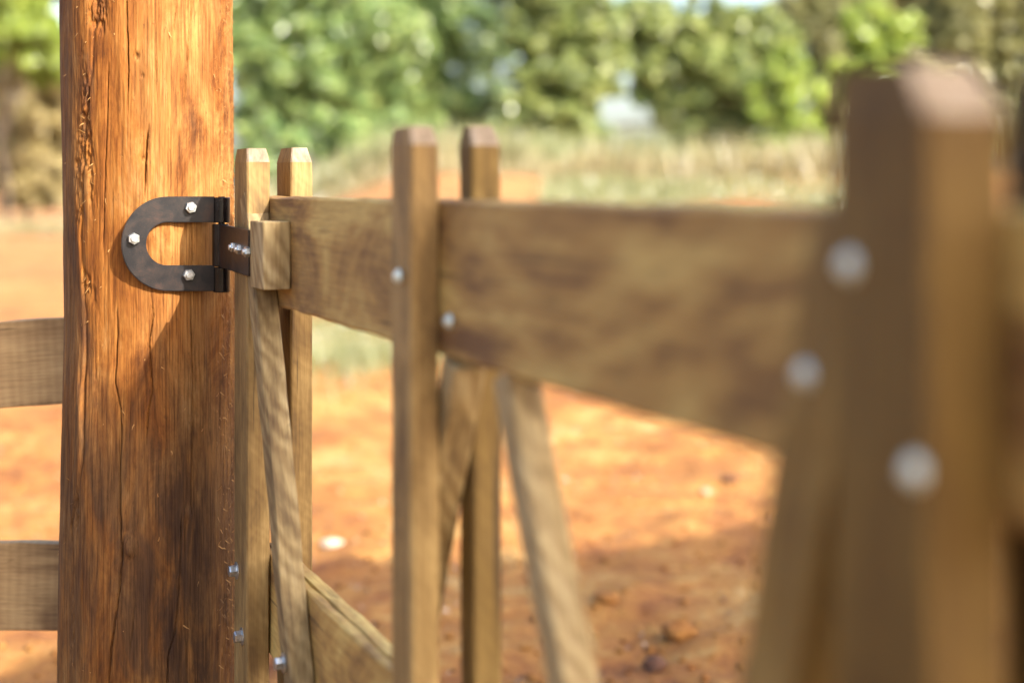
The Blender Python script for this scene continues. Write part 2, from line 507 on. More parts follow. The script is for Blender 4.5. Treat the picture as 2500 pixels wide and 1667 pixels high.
g = blades('dry_grass', 24000, lambda r, n: r.uniform(-0.19, 0.32, n), lambda r, n: r.uniform(37, 50, n), 1.0, L_STRAW, 21, 0.6)
tag(g, 'tall pale dry grass in a band below the trees', 'grass')
g = blades('dry_grass', 26000, lambda r, n: r.uniform(-0.19, 0.32, n), lambda r, n: r.uniform(39, 53, n), 1.15, L_GRASS, 25, 0.6)
tag(g, 'green weeds growing through the tall dry grass below the trees', 'grass')
g = blades('dry_grass', 3500, lambda r, n: r.uniform(-0.40, -0.26, n), lambda r, n: r.uniform(46, 52, n), 0.7, L_STRAW, 22)
tag(g, 'short dry grass at the foot of the brown trees on the left', 'grass')
g = blades('green_grass', 9000, lambda r, n: -1.5 + 0.75 * r.normal(size=n), lambda r, n: 13.6 + 1.3 * r.normal(size=n), 0.20, L_GRASS, 23, 0.6, 0.006)
tag(g, 'pale green grass patch on the red soil seen under the gate rail', 'grass')
g = blades('dry_grass', 12000, lambda r, n: r.uniform(0.02, 0.26, n), lambda r, n: r.uniform(25, 36, n), 0.30, L_GRASS, 24, 0.6)
tag(g, 'low green grass on the far red bank right of the gate uprights', 'grass')


# ------------------------------------------------------------------ stones and clods
def rock_mesh(name, s, seed, flat=0.6):
    r_ = random.Random(seed)
    bm = bmesh.new()
    bmesh.ops.create_icosphere(bm, subdivisions=2, radius=1)
    o = Vector((r_.random() * 9, r_.random() * 9, 0))
    for v in bm.verts:
        k = 1 + 0.28 * float(vn(v.co.x * 1.6 + o.x, v.co.y * 1.6 + v.co.z * 1.3 + o.y, seed))
        v.co = Vector((v.co.x * 1.25, v.co.y * 0.9, v.co.z * flat)) * k * s
    return bm_mesh(name, bm)


def stone_mat(name, a, b):
    t = NT(name)
    return t.bsdf(t.ramp(t.noise(t.coords((1, 1, 1)), 14, 5, 0.65), [(0.35, a), (0.65, b)]), 0.85, spec=0.2)


M_WHITE = stone_mat('pale_stone', (0.50, 0.40, 0.29), (0.72, 0.62, 0.50))
M_DKST = stone_mat('dark_clod', (0.09, 0.045, 0.028), (0.20, 0.09, 0.05))
M_PINK = stone_mat('pink_stone', (0.44, 0.27, 0.16), (0.60, 0.40, 0.26))
for (x, y, s, m, lab) in [
        (808, 1312, 0.038, M_WHITE, 'white stone on sunlit red soil right of the hinge uprights'),
        (1722, 1212, 0.026, M_PINK, 'small pinkish stone on sunlit soil below the dark clod'),
        (1782, 1180, 0.035, M_DKST, 'dark clod on the sunlit soil under the gate rail'),
        (1600, 1625, 0.042, M_DKST, 'dark clod in the tree shade at the bottom edge'),
        (1660, 1560, 0.055, M_SOIL, 'reddish clod in the tree shade left of the near brace'),
        (1480, 1480, 0.040, M_SOIL, 'reddish clod in shade beside the pale middle brace')]:
    Yd = HC * F / (y - HOR)
    X = (x - 1250) / F * Yd
    M = Matrix.Translation((X, Yd, gz(X, Yd) + s * 0.3)) @ Matrix.Rotation(x * 0.7, 4, 'Z')
    tag(link_mesh('stone', rock_mesh('stone', s, x), m, None, M), lab, 'stone', 'loose stones on the red soil')

r_ = np.random.default_rng(5)
bm = bmesh.new()
tet = np.array([[1, 0, 0], [-.6, .8, 0], [-.5, -.8, .1], [.1, 0, .7], [.2, .1, -.5]])
fc = [(0, 1, 3), (1, 2, 3), (2, 0, 3), (1, 0, 4), (2, 1, 4), (0, 2, 4)]
VV, FF = [], []
nC = 8000
cy = 3.4 + 13 * r_.random(nC) ** 1.5
cx = (r_.random(nC) - 0.5) * cy * 0.95
cz = ground_z(cx, cy)
for k in range(nC):
    s = 0.005 + 0.020 * r_.random() ** 4
    a = r_.random() * 6.28
    rot = np.array([[math.cos(a), -math.sin(a), 0], [math.sin(a), math.cos(a), 0], [0, 0, 1]])
    VV.append((tet * (0.7 + 0.6 * r_.random((5, 1)))) @ rot.T * s + np.array([cx[k], cy[k], cz[k] + s * 0.2]))
    FF.append(np.array(fc) + 5 * k)
clods = link_mesh('gravel', np_mesh('gravel', np.concatenate(VV), np.concatenate(FF)), M_SOIL)
tag(clods, 'crumbs and small clods scattered over the red soil', 'gravel', kind='stuff')


# dead leaves and straw lying about
r_ = np.random.default_rng(55)
nL = 2600
ly = 3.3 + 9 * r_.random(nL) ** 1.4
lx = (r_.random(nL) - 0.5) * ly * 0.9
keep = (fbm(lx * 1.3, ly * 1.3, 21, 2) > -0.1)
lx, ly = lx[keep], ly[keep]
lc = np.stack([lx, ly, ground_z(lx, ly) + 0.008], 1)
Vl, Ql = leaves(lc, np.full(len(lc), 0.012), 1, 0.016, r_)
litter = link_mesh('litter', np_mesh('litter', Vl, Ql), leaf_mat('dead_leaves', (0.06, 0.03, 0.018), (0.17, 0.09, 0.05), (0.34, 0.24, 0.13), 0.1))
tag(litter, 'dead leaves and bits of straw lying on the red soil', 'litter', kind='stuff')


# ------------------------------------------------------------------ timber builder
def timber(name, W, T, L, mat, parent, M, bev=0.003, seed=0, chamfer=None, rough=0.0007, step=0.05, groove=None):
    """sawn length of wood: width W along X, thickness T along Y, length L along Z from 0;
    chamfer = (height, inset) cut round its far end; groove = (y, depth, half width) split along the -X face"""
    r_ = np.random.default_rng(seed + 500)
    w, h = W / 2, T / 2
    b = bev
    sec = [(-w + b, -h), (w - b, -h), (w, -h + b), (w, h - b), (w - b, h), (-w + b, h), (-w, h - b)]
    if groove:
        gy, gd, gw = groove
        sec += [(-w, gy + gw), (-w + gd, gy), (-w, gy - gw)]
    sec += [(-w, -h + b)]
    sec = np.array(sec)
    zs = np.linspace(0, L if not chamfer else L - chamfer[0], max(3, int(L / step)))
    rings = [(0.0, 1 - 0.35 * b / min(w, h))] + [(z, 1.0) for z in zs[0:]]
    rings[1] = (b * 0.7, 1.0)
    if chamfer:
        inset = chamfer[1]
        rings += [(L, None)]
    else:
        rings[-1] = (L - b * 0.7, 1.0)
        rings += [(L, 1 - 0.35 * b / min(w, h))]
    V, n = [], len(sec)
    for i, (z, s) in enumerate(rings):
        if s is None:
            lo, hi = -w + chamfer[3], w - inset
            q = np.stack([lo + (sec[:, 0] + w) / W * (hi - lo), sec[:, 1] * (h - chamfer[2]) / h], 1)
        else:
            q = sec * s + r_.normal(size=(n, 2)) * rough + r_.normal(size=(1, 2)) * rough * 0.6
        zz = np.full((n, 1), z)
        V.append(np.concatenate([q, zz], 1))
    V = np.concatenate(V)
    m = len(rings)
    idx = np.arange(m * n).reshape(m, n)
    F4 = [tuple(idx[i, [k, (k + 1) % n]]) + tuple(idx[i + 1, [(k + 1) % n, k]]) for i in range(m - 1) for k in range(n)]
    me = bpy.data.meshes.new(name)
    me.from_pydata(V.tolist(), [], [tuple(int(a) for a in f) for f in F4] + [tuple(int(a) for a in idx[0][::-1]), tuple(int(a) for a in idx[-1])])
    me.validate()
    me.update()
    o = link_mesh(name, me, mat, parent, M)
    if chamfer:                                    # paler wood on the near-side facet of the top
        me.materials.append(M_FACET)
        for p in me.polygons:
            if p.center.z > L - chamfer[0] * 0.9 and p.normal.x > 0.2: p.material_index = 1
    return o


def basis(o, x, y, z):
    return Matrix(((x.x, y.x, z.x, o.x), (x.y, y.y, z.y, o.y), (x.z, y.z, z.z, o.z), (0, 0, 0, 1)))


# ------------------------------------------------------------------ gate frame
TH = math.atan2(1250 + 270, F)
G = Vector((math.sin(TH), -math.cos(TH), 0))          # along the gate, from the hinge towards the camera
N1 = Vector((-math.cos(TH), -math.sin(TH), 0))        # out of the gate face that looks at the camera
B = -N1
UP = Vector((0, 0, 1))
TS = 0.040                                             # thickness of uprights
TR = 0.046                                             # thickness of rails
O = Vector(((572 - 1250) / F * 2.56, 2.56, HC)) - N1 * TS   # hinge end, rail face, eye level


def U(x, v=0.0):
    """distance along the gate of the point of plane v seen at pixel column x"""
    k = (x - 1250) / F
    p = O + N1 * v
    return (k * p.y - p.x) / (G.x - k * G.y)


def at(u, v, w):
    return O + G * u + N1 * v + UP * w


gate = empty('wooden_gate', (O.x, O.y, 0))
tag(gate, 'new brown wooden gate of paired uprights, two rails and slanting braces', 'gate')
ZT, ZB = 0.077, -1.30


def stile(u0, u1, v0, seed, top=ZT, mat=M_STILE, lean=0.0, ch=(0.027, 0.017, 0.004, 0.004), T=None):
    W = u1 - u0
    T = T or TS
    c = at((u0 + u1) / 2 - lean * 0.6, v0 - T / 2, ZB)
    zax = (UP + G * lean).normalized()
    x = B.cross(zax).normalized()
    return timber('upright', W, T, top - ZB, mat, gate, basis(c, x, B, zax), 0.003, seed, ch, 0.0004, 0.08)


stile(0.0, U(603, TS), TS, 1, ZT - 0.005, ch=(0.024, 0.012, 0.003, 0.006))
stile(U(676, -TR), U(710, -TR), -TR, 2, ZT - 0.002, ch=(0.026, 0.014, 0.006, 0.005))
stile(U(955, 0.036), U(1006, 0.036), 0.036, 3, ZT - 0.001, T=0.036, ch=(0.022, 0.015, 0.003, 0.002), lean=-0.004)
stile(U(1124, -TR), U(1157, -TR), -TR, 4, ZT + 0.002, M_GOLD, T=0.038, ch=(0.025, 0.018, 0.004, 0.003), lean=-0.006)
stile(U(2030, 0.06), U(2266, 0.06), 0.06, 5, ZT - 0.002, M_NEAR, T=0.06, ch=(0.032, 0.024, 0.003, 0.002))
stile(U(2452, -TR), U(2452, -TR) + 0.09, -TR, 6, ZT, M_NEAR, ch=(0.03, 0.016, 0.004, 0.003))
UE = U(2268, 0.06) + 0.16


def rail(w0, w1, seed, u0=0.004, u1=None, mat=M_RAIL, groove=None, t=TR - 0.002):
    h = w1 - w0
    c = at(u0, -TR / 2, (w0 + w1) / 2)
    x = B.cross(G).normalized()                 # points down
    return timber('rail', h, t, (u1 or UE) - u0, mat, gate, basis(c, x, B, G), 0.004, seed, None, 0.0009, 0.06, groove)


rail(-0.2005, -0.0125, 11)
rail(-0.815, -0.640, 12, groove=(-0.004, 0.016, 0.0034))
rail(-1.24, -1.08, 13)


def brace(u0, w0, u1, w1, v0, seed, W=0.044, T=TS, name='brace', mat=M_BRACE):
    a, b = at(u0, v0 - T / 2, w0), at(u1, v0 - T / 2, w1)
    d = (b - a).normalized()
    return timber(name, W, T, (b - a).length, mat, gate, basis(a, B.cross(d).normalized(), B, d), 0.003, seed)


# slanting brace at the hinge, outside the rails
uA = U(615, TS)
brace(uA + 0.35 - .024, -1.0, uA - 0.024 - 0.048, -0.011, TS, 21)
# two braces meeting under the top rail at the middle uprights, in the plane of the rails
uR, uL = U(1231, 0), U(1110, 0)
brace(uR - 0.022 + 0.49 * 0.43, -0.2 - 0.43, uR - 0.022, -0.2035, -0.002, 22, 0.043)
brace(uL - 0.022 - 0.45 * 0.43, -0.2 - 0.43, uL - 0.022, -0.2035, -0.002, 23, 0.043)
# brace at the near uprights, outside the rails
uE = U(1946, TS)
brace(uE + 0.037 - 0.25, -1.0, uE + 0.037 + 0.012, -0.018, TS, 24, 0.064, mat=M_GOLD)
# block beside the strap of the hinge
bu0, bu1 = U(619, TS), U(649, TS + 0.002)
timber('block', bu1 - bu0, TS + 0.006, 0.112, M_BRACE, gate,
       basis(at((bu0 + bu1) / 2, (TS + 0.006) / 2, -0.165), G, B, UP), 0.002, 31, None, 0.0006, 0.03)


# ------------------------------------------------------------------ bolts
def hexa(bm, r, h, z0=0.0, ch=0.18, seg=6, top=True):
    prof = [(r, z0), (r, z0 + h * (1 - ch)), (r * (1 - ch * 0.6), z0 + h)]
    rings = [[bm.verts.new((q * math.cos(2 * math.pi * k / seg), q * math.sin(2 * math.pi * k / seg), z)) for k in range(seg)] for q, z in prof]
    for a, b in zip(rings, rings[1:]):
        for k in range(seg): bm.faces.new((a[k], a[(k + 1) % seg], b[(k + 1) % seg], b[k]))
    bm.faces.new(rings[-1])
    bm.faces.new(rings[0][::-1])


bm = bmesh.new(); hexa(bm, 0.0105, 0.0125, 0.0018); ME_HEAD = bm_mesh('bolt', bm); ME_HEAD.materials.append(M_GALV)
bm = bmesh.new(); hexa(bm, 0.0155, 0.0022, -0.0004, 0.2, 24); ME_WASH = bm_mesh('washer', bm); ME_WASH.materials.append(M_GALV)
bm = bmesh.new(); hexa(bm, 0.0110, 0.0100, 0.0); ME_NUT = bm_mesh('nut', bm); ME_NUT.materials.append(M_GALV)
bm = bmesh.new()
hexa(bm, 0.0066, 0.0050, 0.0095, 0.25, 16)
ME_END = bm_mesh('bolt_end', bm); ME_END.materials.append(M_GALV)


bm = bmesh.new()
hexa(bm, 0.0095, 0.0065, 0.0, 0.9, 20)
ME_DOME = bm_mesh('bolt', bm); ME_DOME.materials.append(M_ZINC)


def put(me, name, parent, M):
    return link_mesh(name, me, None, parent, M)


def axis_M(p, d, spin=0.0, s=1.0):
    x = d.cross(UP).normalized()
    y = d.cross(x)
    return basis(p, x, y, d) @ Matrix.Rotation(spin, 4, 'Z') @ Matrix.Scale(s, 4)


def bolt(u, v, w, spin=0.2, s=1.0):
    p = at(u, v, w)
    b = put(ME_HEAD, 'bolt', gate, axis_M(p, N1, spin, s))
    put(ME_WASH, 'washer', b, axis_M(p, N1, 0, s))
    return b


def bolt_px(x, y, v, spin=0.2, s=1.0):
    u = U(x, v)
    bolt(u, v, (HOR - y) / F * at(u, v, 0).y, spin, s)


bolt_px(578, 1392, TS, 0.1)
bolt_px(591, 1552, TS, 0.5)
bolt_px(692, 1617, TS, 0.3)
for x, y, v in ((974, 675, TS), (1098, 784, 0.0), (2074, 648, 0.06), (1966, 915, TS), (2234, 1150, 0.06)):
    u = U(x, v)
    put(ME_DOME, 'bolt', gate, axis_M(at(u, v, (HOR - y) / F * at(u, v, 0).y), N1, 0))


# ------------------------------------------------------------------ log post
PC = Vector((-0.711, 2.75, 0))


def post_outline(w):
    yv = np.array([-1200, 0, 200, 480, 800, 1000, 1330, 1667, 2300])
    lf = np.array([158, 150, 152, 158, 161, 156, 148, 144, 136.])
    rt = np.array([548, 557, 559, 562, 567, 569, 571, 573, 580.])
    Yl = 2.735
    yy = HOR - w / Yl * F
    l, r = np.interp(yy, yv, lf), np.interp(yy, yv, rt)
    Xl, Xr = (l - 1250) / F * Yl, (r - 1250) / F * Yl
    return (Xl + Xr) / 2, (Xr - Xl) / 2 * 0.999


cracks = [   # pixel polylines, depth mm, half width mm
    ([(307, -20), (309, 54), (311, 107), (312, 179), (311, 229), (313, 292)], 9, 1.5),
    ([(264, 139), (262, 200), (260, 304), (257, 375), (254, 446), (252, 560), (249, 620)], 7, 1.2),
    ([(286, 736), (286, 807), (284, 871), (282, 936), (295, 1004), (295, 1057), (293, 1129), (293, 1257), (298, 1336), (293, 1438), (272, 1583), (265, 1690)], 10, 1.6),
    ([(363, 296), (359, 350), (355, 429), (351, 505)], 10, 1.6),
    ([(416, 290), (416, 380), (415, 470)], 6, 1.1),
    ([(472, -20), (461, 71), (457, 118), (454, 171), (450, 214), (446, 285)], 8, 1.4),
    ([(486, 268), (486, 357), (487, 450)], 7, 1.2),
    ([(467, 500), (467, 543), (470, 604), (469, 646), (467, 713), (466, 780), (472, 930), (471, 1040), (470, 1160), (468, 1270)], 9, 1.5),
    ([(366, 710), (375, 771), (364, 843), (373, 950), (361, 1011), (357, 1100)], 7, 1.2),
    ([(461, 420), (459, 500)], 6, 1.1),
    ([(380, 120), (382, 179), (380, 236)], 6, 1.1),
    ([(434, -10), (425, 60), (421, 112)], 5, 1.0),
    ([(368, -10), (362, 30)], 5, 1.0),
    ([(446, 1240), (444, 1300), (438, 1480), (425, 1561), (412, 1600), (408, 1690)], 9, 1.6),
    ([(308, 1290), (300, 1340), (297, 1400)], 9, 2.2),
    ([(204, 1290), (203, 1400), (201, 1520)], 5, 1.0),
    ([(188, 1210), (175, 1290), (180, 1360)], 8, 2.2),
    ([(330, 1440), (325, 1520), (318, 1600)], 5, 1.0)]


def px_to_cyl(x, y):
    k = (x - 1250) / F
    w = (HOR - y) / F * 2.6
    for _ in range(3):
        cx, rad = (float(q) for q in post_outline(np.array(w)))
        # ray (k t, t) against circle
        a = k * k + 1
        bq = -2 * (k * cx + PC.y)
        c = cx * cx + PC.y ** 2 - (rad * 0.998) ** 2
        disc = max(bq * bq - 4 * a * c, 0)
        tt = (-bq - math.sqrt(disc)) / (2 * a)
        w = (HOR - y) / F * tt
    return math.atan2(k * tt - cx, -(tt - PC.y)), w      # 0 faces the camera, positive to the right


def build_post():
    zs = np.concatenate([np.linspace(-HC - 0.25, -0.92, 30), np.linspace(-0.918, 0.40, 640), np.linspace(0.41, 1.15, 30)])
    th = np.concatenate([np.linspace(-R(112), R(112), 420), np.linspace(R(112), R(248), 60)[1:-1]])
    T2, W2 = np.meshgrid(th, zs)
    cx, rad = post_outline(W2)
    arc = T2 * 0.162
    d = np.zeros_like(T2)
    d += 0.0045 * fbm(T2 * 1.3 + 5, W2 * 1.7, 2, 3) * np.cos(np.clip(T2, -1.5, 1.5)) + 0.0014 * fbm(arc * 40, W2 * 3, 4, 3)
    d += 0.00035 * fbm(arc * 260, W2 * 7, 7, 3) + 0.0003 * fbm(arc * 700, W2 * 40, 8, 2)
    # rough torn strip left where the bark came away, running down the left side
    rq = [px_to_cyl(*p) for p in [(232, -40), (230, 20), (222, 170), (208, 300), (203, 400), (200, 600), (206, 760), (206, 900), (200, 1100), (190, 1300), (188, 1667)]]
    ridge_th = np.interp(-W2, [-q[1] for q in rq], [q[0] for q in rq]) + 0.03 * vn(W2 * 9, W2 * 0 + 2, 3) + 0.012 * vn(W2 * 40, W2 * 0, 6)
    e = (T2 - ridge_th) * 0.162
    fade = sstep(-0.75, -0.35, W2) * (0.55 + 0.45 * vn(W2 * 5, 0 * W2, 8))
    d += fade * (0.0045 * sstep(0.0015, -0.002, e) * sstep(-0.03, -0.004, e)) * (1 + 0.5 * vn(arc * 200, W2 * 25, 5))
    d -= fade * 0.006 * np.exp(-((e - 0.003) / 0.003) ** 2)
    tear = sstep(0.15, 0.6, fbm(arc * 25, W2 * 6, 14, 3)) * np.exp(-((e - 0.006) / 0.020) ** 2)
    d -= 0.0055 * tear * (1 + 0.8 * fbm(arc * 300, W2 * 90, 15, 2))
    # rough fibres on the right-hand side
    hairy = sstep(R(58), R(74), T2) * sstep(R(118), R(106), T2)
    d += hairy * 0.0018 * np.abs(fbm(arc * 220, W2 * 60, 16, 3))
    # small chips
    for (px_, py_, s_, dep) in [(332, 137, 6, .006), (347, 185, 4, .003), (350, 388, 5, .004), (312, 1325, 16, -.008), (320, 1345, 10, -.006), (460, 1255, 10, -.005), (190, 400, 8, .006), (430, 315, 16, -.0015), (455, 313, 16, -.0015), (480, 320, 12, -.0012)]:
        a0, w0 = px_to_cyl(px_, py_)
        q = ((T2 - a0) * 0.162 / (s_ * 0.00075)) ** 2 + ((W2 - w0) / (s_ * 0.0011)) ** 2
        d -= dep * np.exp(-q)
    for pts, dep, hw in cracks:
        q = [px_to_cyl(*p) for p in pts]
        ws = np.array([p[1] for p in q])[::-1]
        ts = np.array([p[0] for p in q])[::-1]
        tc = np.interp(W2, ws, ts) + 0.0035 * vn(W2 * 45, W2 * 0 + dep, 11) + 0.002 * vn(W2 * 160, W2 * 0 + dep, 12)
        end = sstep(ws[0], ws[0] + 0.05, W2) * sstep(ws[-1], ws[-1] - 0.05, W2)
        end = end * (0.7 + 0.5 * vn(W2 * 30, W2 * 0 + hw, 13))
        d -= np.clip(end, 0, 1.2) * dep * 0.0018 * np.exp(-(np.abs(T2 - tc) * 0.162 / (hw * 0.00075)) ** 3)
    rr = rad + d
    X = cx + rr * np.sin(T2)
    Yv = PC.y - rr * np.cos(T2)
    n, m = len(th), len(zs)
    V = np.stack([X - PC.x, Yv - PC.y, W2 + HC], -1).reshape(-1, 3)
    idx = np.arange(n * m).reshape(m, n)
    nxt = np.roll(idx, -1, axis=1)
    Q = np.stack([idx[:-1], nxt[:-1], nxt[1:], idx[1:]], -1).reshape(-1, 4)
    # end cap on top, as quads folded from the last ring
    last = idx[-1]
    cap = np.array([[last[i], last[i + 1], last[-2 - i], last[-1 - i]] for i in range(n // 2 - 1)])
    me = np_mesh('log', V, np.concatenate([Q, cap]), True)
    # weathering plus shade painted in: greyer towards the ground and along the left side
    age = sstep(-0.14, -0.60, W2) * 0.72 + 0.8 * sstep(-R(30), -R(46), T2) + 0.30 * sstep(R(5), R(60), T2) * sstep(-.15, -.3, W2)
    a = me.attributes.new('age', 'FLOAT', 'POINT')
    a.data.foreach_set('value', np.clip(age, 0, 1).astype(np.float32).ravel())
    right_pale = sstep(R(-10), R(50), T2)  # paler towards the right side
    sa = me.attributes.new('right_pale', 'FLOAT', 'POINT')
    sa.data.foreach_set('value', right_pale.astype(np.float32).ravel())
    st = sstep(-0.40, -0.62, W2) * (0.4 + 0.6 * np.exp(-((T2 - R(30)) / R(22)) ** 2)) + 0.95 * np.exp(-((e - .004) / 0.020) ** 2) * sstep(-0.6, -0.15, W2)
    b = me.attributes.new('stain', 'FLOAT', 'POINT')
    b.data.foreach_set('value', np.clip(st, 0, 1).astype(np.float32).ravel())
    return me


post = empty('log_post', PC)
tag(post, 'thick round orange brown log post standing at the hinge end of the gate', 'post')
link_mesh('log', build_post(), M_POST, post, Matrix.Translation(PC))

# torn fibres standing off the wood
r_ = np.random.default_rng(77)
V = []
for k in range(620):
    if k < 480:
        a, w = r_.uniform(R(62), R(107)), r_.uniform(-0.9, 0.36)
    elif k < 550:
        w = r_.uniform(-0.3, 0.36)
        a = -R(29) + r_.normal() * 0.07
    else:
        a, w = r_.uniform(-R(95), R(50)), r_.uniform(-0.9, 0.36)
    cx, rad = (float(q) for q in post_outline(np.array(w)))
    L = r_.uniform(0.005, 0.016)
    wd = r_.uniform(0.0005, 0.0013)
    base = np.array([cx + (rad - 0.001) * math.sin(a), PC.y - (rad - 0.001) * math.cos(a), HC + w])
    rad_d = np.array([math.sin(a), -math.cos(a), 0])
    tan = np.array([math.cos(a), math.sin(a), 0])
    d1 = rad_d * r_.uniform(.3, .8) + np.array([0, 0, r_.choice([-1, 1]) * r_.uniform(.3, 1)]) + tan * r_.normal() * .3
    d1 /= np.linalg.norm(d1)
    d2 = d1 + rad_d * r_.normal() * 0.5 + tan * r_.normal() * 0.5
    d2 /= np.linalg.norm(d2)
    s1 = np.cross(d1, rad_d); s1 /= np.linalg.norm(s1) + 1e-6
    m1 = base + d1 * L * 0.55
    V.append(np.array([base - s1 * wd, base + s1 * wd, m1 + s1 * wd * .8, m1 - s1 * wd * .8, m1 + d2 * L * 0.45 + s1 * wd * .2, m1 + d2 * L * 0.45 - s1 * wd * .2]))
Qs = np.concatenate([[[6 * k, 6 * k + 1, 6 * k + 2, 6 * k + 3], [6 * k + 3, 6 * k + 2, 6 * k + 4, 6 * k + 5]] for k in range(len(V))])
sp = link_mesh('splinters', np_mesh('splinters', np.concatenate(V) - np.array(PC), Qs), M_SPLINTER, post, Matrix.Translation(PC))
sp['kind'] = 'stuff'

# ------------------------------------------------------------------ hinge
AL = R(23)
pn = Vector((math.sin(AL), -math.cos(AL), 0))          # out of the plate
pt = Vector((math.cos(AL), math.sin(AL), 0))           # along the plate, to the right
PT = 0.007
pc = PC + pn * (0.164 + 0.002 + PT) + UP * HC          # a point of the plate's front face


def plate_px(x, y):
    d = Vector(((x - 1250) / F, 1, (HOR - y) / F))
    c0 = Vector((0, 0, HC))
    tt = (pc - c0).dot(pn) / d.dot(pn)
    q = c0 + d * tt - pc
    return q.dot(pt), q.z


hinge = empty('strap_hinge', pc)
tag(hinge, 'black iron hinge with a U-shaped plate bolted to the log post', 'hinge')
outer = [(524, 480), (480, 480), (440, 480)] + [(412 + 115 * math.cos(a), 595.5 - 115.5 * math.sin(a)) for a in np.linspace(R(90), R(270), 33)] + [(440, 711), (480, 711), (524, 711)]
inner = [(524, 543), (480, 543), (440, 543)] + [(409 + 52 * math.cos(a), 595.5 - 52.5 * math.sin(a)) for a in np.linspace(R(90), R(270), 33)] + [(440, 648), (480, 648), (524, 648)]
bm = bmesh.new()
ro = [plate_px(*p) for p in outer]
ri = [plate_px(*p) for p in inner]
lay = [[[bm.verts.new((s, z, k)) for s, z in r] for r in (ro, ri)] for k in (0.0, PT)]
n = len(ro)
side_edges = []
for i in range(n - 1):
    bm.faces.new((lay[1][0][i], lay[1][0][i + 1], lay[1][1][i + 1], lay[1][1][i]))
    bm.faces.new((lay[0][0][i], lay[0][1][i], lay[0][1][i + 1], lay[0][0][i + 1]))
    for q in (0, 1):
        bm.faces.new((lay[0][q][i], lay[0][q][i + 1], lay[1][q][i + 1], lay[1][q][i]))
for i in (0, n - 1):
    bm.faces.new((lay[0][0][i], lay[0][1][i], lay[1][1][i], lay[1][0][i]))
bmesh.ops.recalc_face_normals(bm, faces=bm.faces)
bm.edges.ensure_lookup_table()
rim = [e for e in bm.edges if e.calc_face_angle(0) > 1.0 and abs(e.verts[0].co.z - PT) < 1e-5 and abs(e.verts[1].co.z - PT) < 1e-5]
bmesh.ops.bevel(bm, geom=rim, offset=0.0014, segments=2, affect='EDGES')
plate_M = basis(pc - pn * PT, pt, UP, pn)              # (s, z, depth); pt x UP = pn
link_mesh('hinge_plate', bm_mesh('hinge_plate', bm), M_IRON, hinge, plate_M)

s_bar = plate_px(542, 600)[0]
bar_r = 0.0158
bar_c = pc + pt * s_bar - pn * 0.004


def px_z(y, Y): return HC + (HOR - y) / F * Y


def knuckle(name, y0, y1, dx=0.0, r=bar_r):
    z0, z1 = px_z(y1, bar_c.y), px_z(y0, bar_c.y)
    bm = bmesh.new()
    seg = 32
    prof = [(r - .0012, z0), (r, z0 + .0012), (r, z1 - .0012), (r - .0012, z1)]
    rings = []
    for q, z in prof:
        ring = []
        for k in range(seg):
            a = 2 * math.pi * k / seg
            rr = q * (1 - 0.07 * math.exp(-((a - 4.4) / 0.12) ** 2))      # seam where the strap is rolled shut
            ring.append(bm.verts.new((rr * math.cos(a), rr * math.sin(a), z - z0)))
        rings.append(ring)
    for a, b in zip(rings, rings[1:]):
        for k in range(seg): bm.faces.new((a[k], a[(k + 1) % seg], b[(k + 1) % seg], b[k]))
    bm.faces.new(rings[-1]); bm.faces.new(rings[0][::-1])
    return link_mesh(name, bm_mesh(name, bm, False), M_GLOSS, hinge, Matrix.Translation((bar_c.x + dx, bar_c.y, z0)))


knuckle('knuckle', 482, 543.5)
knuckle('knuckle', 547, 649.5, -0.002, bar_r * 0.97)
knuckle('knuckle', 652, 713)
zp0, zp1 = px_z(714, bar_c.y), px_z(480, bar_c.y)
bm = bmesh.new(); hexa(bm, 0.0062, zp1 - zp0, 0, 0.01, 16)
link_mesh('pin', bm_mesh('pin', bm), M_GLOSS, hinge, Matrix.Translation((bar_c.x, bar_c.y, zp0)))
# strap from the middle knuckle to the gate
u_end = U(613, TS + 0.003)
e1 = at(u_end, TS + 0.0045, 0)
e0 = bar_c + (N1 * 0.004)
e0 = Vector((e0.x, e0.y, HC))
sd = (e1 - e0)
sl = sd.length
sd.normalize()
zc0, zc1 = (px_z(546, e0.y) + px_z(652, e0.y)) / 2, (px_z(563, e1.y) + px_z(674, e1.y)) / 2
sd = Vector((sd.x, sd.y, (zc1 - zc0) / sl)).normalized()
sy = Vector((-sd.y, sd.x, 0)).normalized()             # sideways, out of strap
timber('strap', 0.079, 0.0065, sl, M_IRON, hinge, basis(Vector((e0.x, e0.y, zc0)), sy.cross(sd), sy, sd), 0.0012, 41, None, 0.0001, 0.03)


def nut(p, d, spin, s=1.0):
    a = put(ME_NUT, 'nut', hinge, axis_M(p, d, spin, s))
    put(ME_END, 'bolt_end', a, axis_M(p, d, spin, s))
    return a


for (x, y, sp_) in ((465, 507, 0.25), (326, 583, 0.55), (460, 671, 0.1)):
    s_, z_ = plate_px(x, y)
    nut(pc + pt * s_ + UP * z_, pn, sp_)
for (x, y) in ((574, 604), (588, 609), (608, 615)):
    v = TS + 0.0075
    u = U(x, v)
    p = at(u, v, (HOR - y) / F * at(u, v, 0).y)
    nut(p, N1, 0.5 + x * 0.3, 0.82)

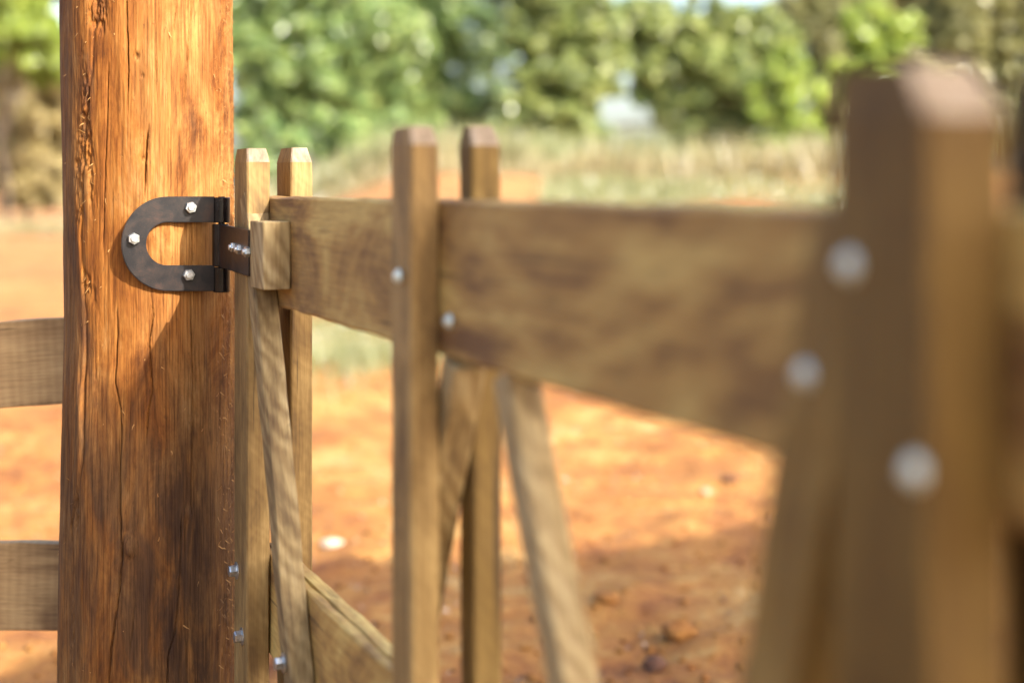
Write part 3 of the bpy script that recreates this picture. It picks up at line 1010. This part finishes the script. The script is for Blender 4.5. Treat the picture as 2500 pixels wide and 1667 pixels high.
# ------------------------------------------------------------------ board fence running left from the post
fence = empty('board_fence', (-1.6, 2.95, 0))
tag(fence, 'rough sawn brown board fence running left from behind the log post', 'fence')
FY = 2.945
for (yl, yr, h, sd_) in ((890, 878, 209, 51), (1427, 1429, 213, 52)):
    a, b = P(200, yr - (yl - yr) * 0.23, FY), P(0, yl, FY)
    d = (b - a).normalized()
    yax = Vector((0, 1, 0))
    timber('board', h / F * FY, 0.026, 2.0, M_FENCE, fence, basis(a, yax.cross(d).normalized(), yax, d), 0.002, sd_, None, 0.0006, 0.04)
bm = bmesh.new()
limb_bm(bm, [Vector((0, 0, -0.2)), Vector((0, 0, 0.8)), Vector((0, 0, 1.6))], [0.125, 0.12, 0.115], 20)
link_mesh('fence_post', bm_mesh('fence_post', bm, True), M_POST, fence, Matrix.Translation((-2.75, 3.10, 0)))

# ------------------------------------------------------------------ the tree that shades the near half of the gate
poly = [(-0.30, -1.2), (-0.36, 1.0), (-0.33, 1.9), (-0.37, 2.2), (-0.375, 2.40), (-0.33, 2.58), (-0.10, 3.05), (0.75, 4.36), (1.71, 4.33), (2.48, 4.8), (4.2, 4.6), (4.4, 1.0), (3.2, -1.2)]


def inside(x, y, q):
    c = False
    for i in range(len(q)):
        (x1, y1), (x2, y2) = q[i], q[i - 1]
        if (y1 > y) != (y2 > y) and x < (x2 - x1) * (y - y1) / (y2 - y1) + x1: c = not c
    return c


def edge_dist(x, y, q):
    m = 9
    for i in range(len(q)):
        a, b = Vector(q[i]), Vector(q[i - 1])
        p = Vector((x, y))
        t_ = max(0, min(1, (p - a).dot(b - a) / (b - a).length_squared))
        m = min(m, (p - a - (b - a) * t_).length)
    return m


r_ = random.Random(12)
C, Rd = [], []


def clump(x, y, e, rad):
    H = 3.4 + 1.6 * min(1, e / 1.6) * r_.random() + r_.uniform(-.3, .3)
    l = H / math.tan(ELEV)
    C.append((x + math.sin(PHI) * l, y - math.cos(PHI) * l, HC + H))
    Rd.append(rad)



yy = -1.2
while yy < 5:
    xx = -0.5
    while xx < 4.5:
        x, y = xx + r_.uniform(-.1, .1), yy + r_.uniform(-.1, .1)
        if inside(x, y, poly):
            e = edge_dist(x, y, poly)
            rad = min(0.5, e / 1.55 - 0.03)
            if rad > 0.07:
                clump(x, y, e, rad)
        xx += 0.26
    yy += 0.26
k = 0
while k < 420:
    x, y = r_.uniform(-0.4, 4.4), r_.uniform(-1, 4.8)
    if x + y > 2.6 and y < 2 and x > 0.2: continue
    if inside(x, y, poly):
        e = edge_dist(x, y, poly)
        if 0.07 < e < 0.4:
            clump(x, y, e, max(0.04, e / 1.55 - 0.03))
            k += 1
C, Rd = np.array(C), np.array(Rd)


def shade_tree(label, C, Rd, seed, off):
    base = Vector((C[:, 0].mean() + off[0], C[:, 1].mean() + off[1], 0))
    base.z = gz(base.x, base.y)
    root = empty('shade_tree', base)
    tag(root, label, 'tree', 'trees that shade the gate')
    big = Rd > 0.3
    V1, Q1 = leaves(C[big], Rd[big], 170, 0.085, np.random.default_rng(seed))
    V2, Q2 = leaves(C[~big], Rd[~big], 80, 0.045, np.random.default_rng(seed + 1))
    link_mesh('crown', np_mesh('crown', np.concatenate([V1, V2]), np.concatenate([Q1, Q2 + len(V1)])), L_GREEN, root)
    bm = bmesh.new()
    fork = base + Vector((0, 0, 2.4))
    limb_bm(bm, [base - Vector((0, 0, .2)), base + Vector((.06, .03, 1.2)), fork], [.26, .2, .17], 12)
    for k in range(0, len(C), max(1, len(C) // 14)):
        tp = Vector(C[k])
        limb_bm(bm, [fork - Vector((0, 0, .1)), fork.lerp(tp, .5) + Vector((0, 0, .25)), tp], [.1, .06, .02], 6)
    link_mesh('trunk', bm_mesh('trunk', bm, True), M_BARK, root)


shade_tree('leafy tree right of the camera that shades the near half of the gate', C, Rd, 9, (0, -0.4))
C, Rd = [], []  # added unseen crown that blocks sky light from the gate and post
for k in range(230):
    x, y = r_.uniform(-5.2, -1.75), r_.uniform(-1.5, 1.9)
    clump(x, y, 1.0, 0.42)
shade_tree('unseen leafy tree added over the camera to dim the near gate', np.array(C), np.array(Rd), 15, (-0.2, -1.2))
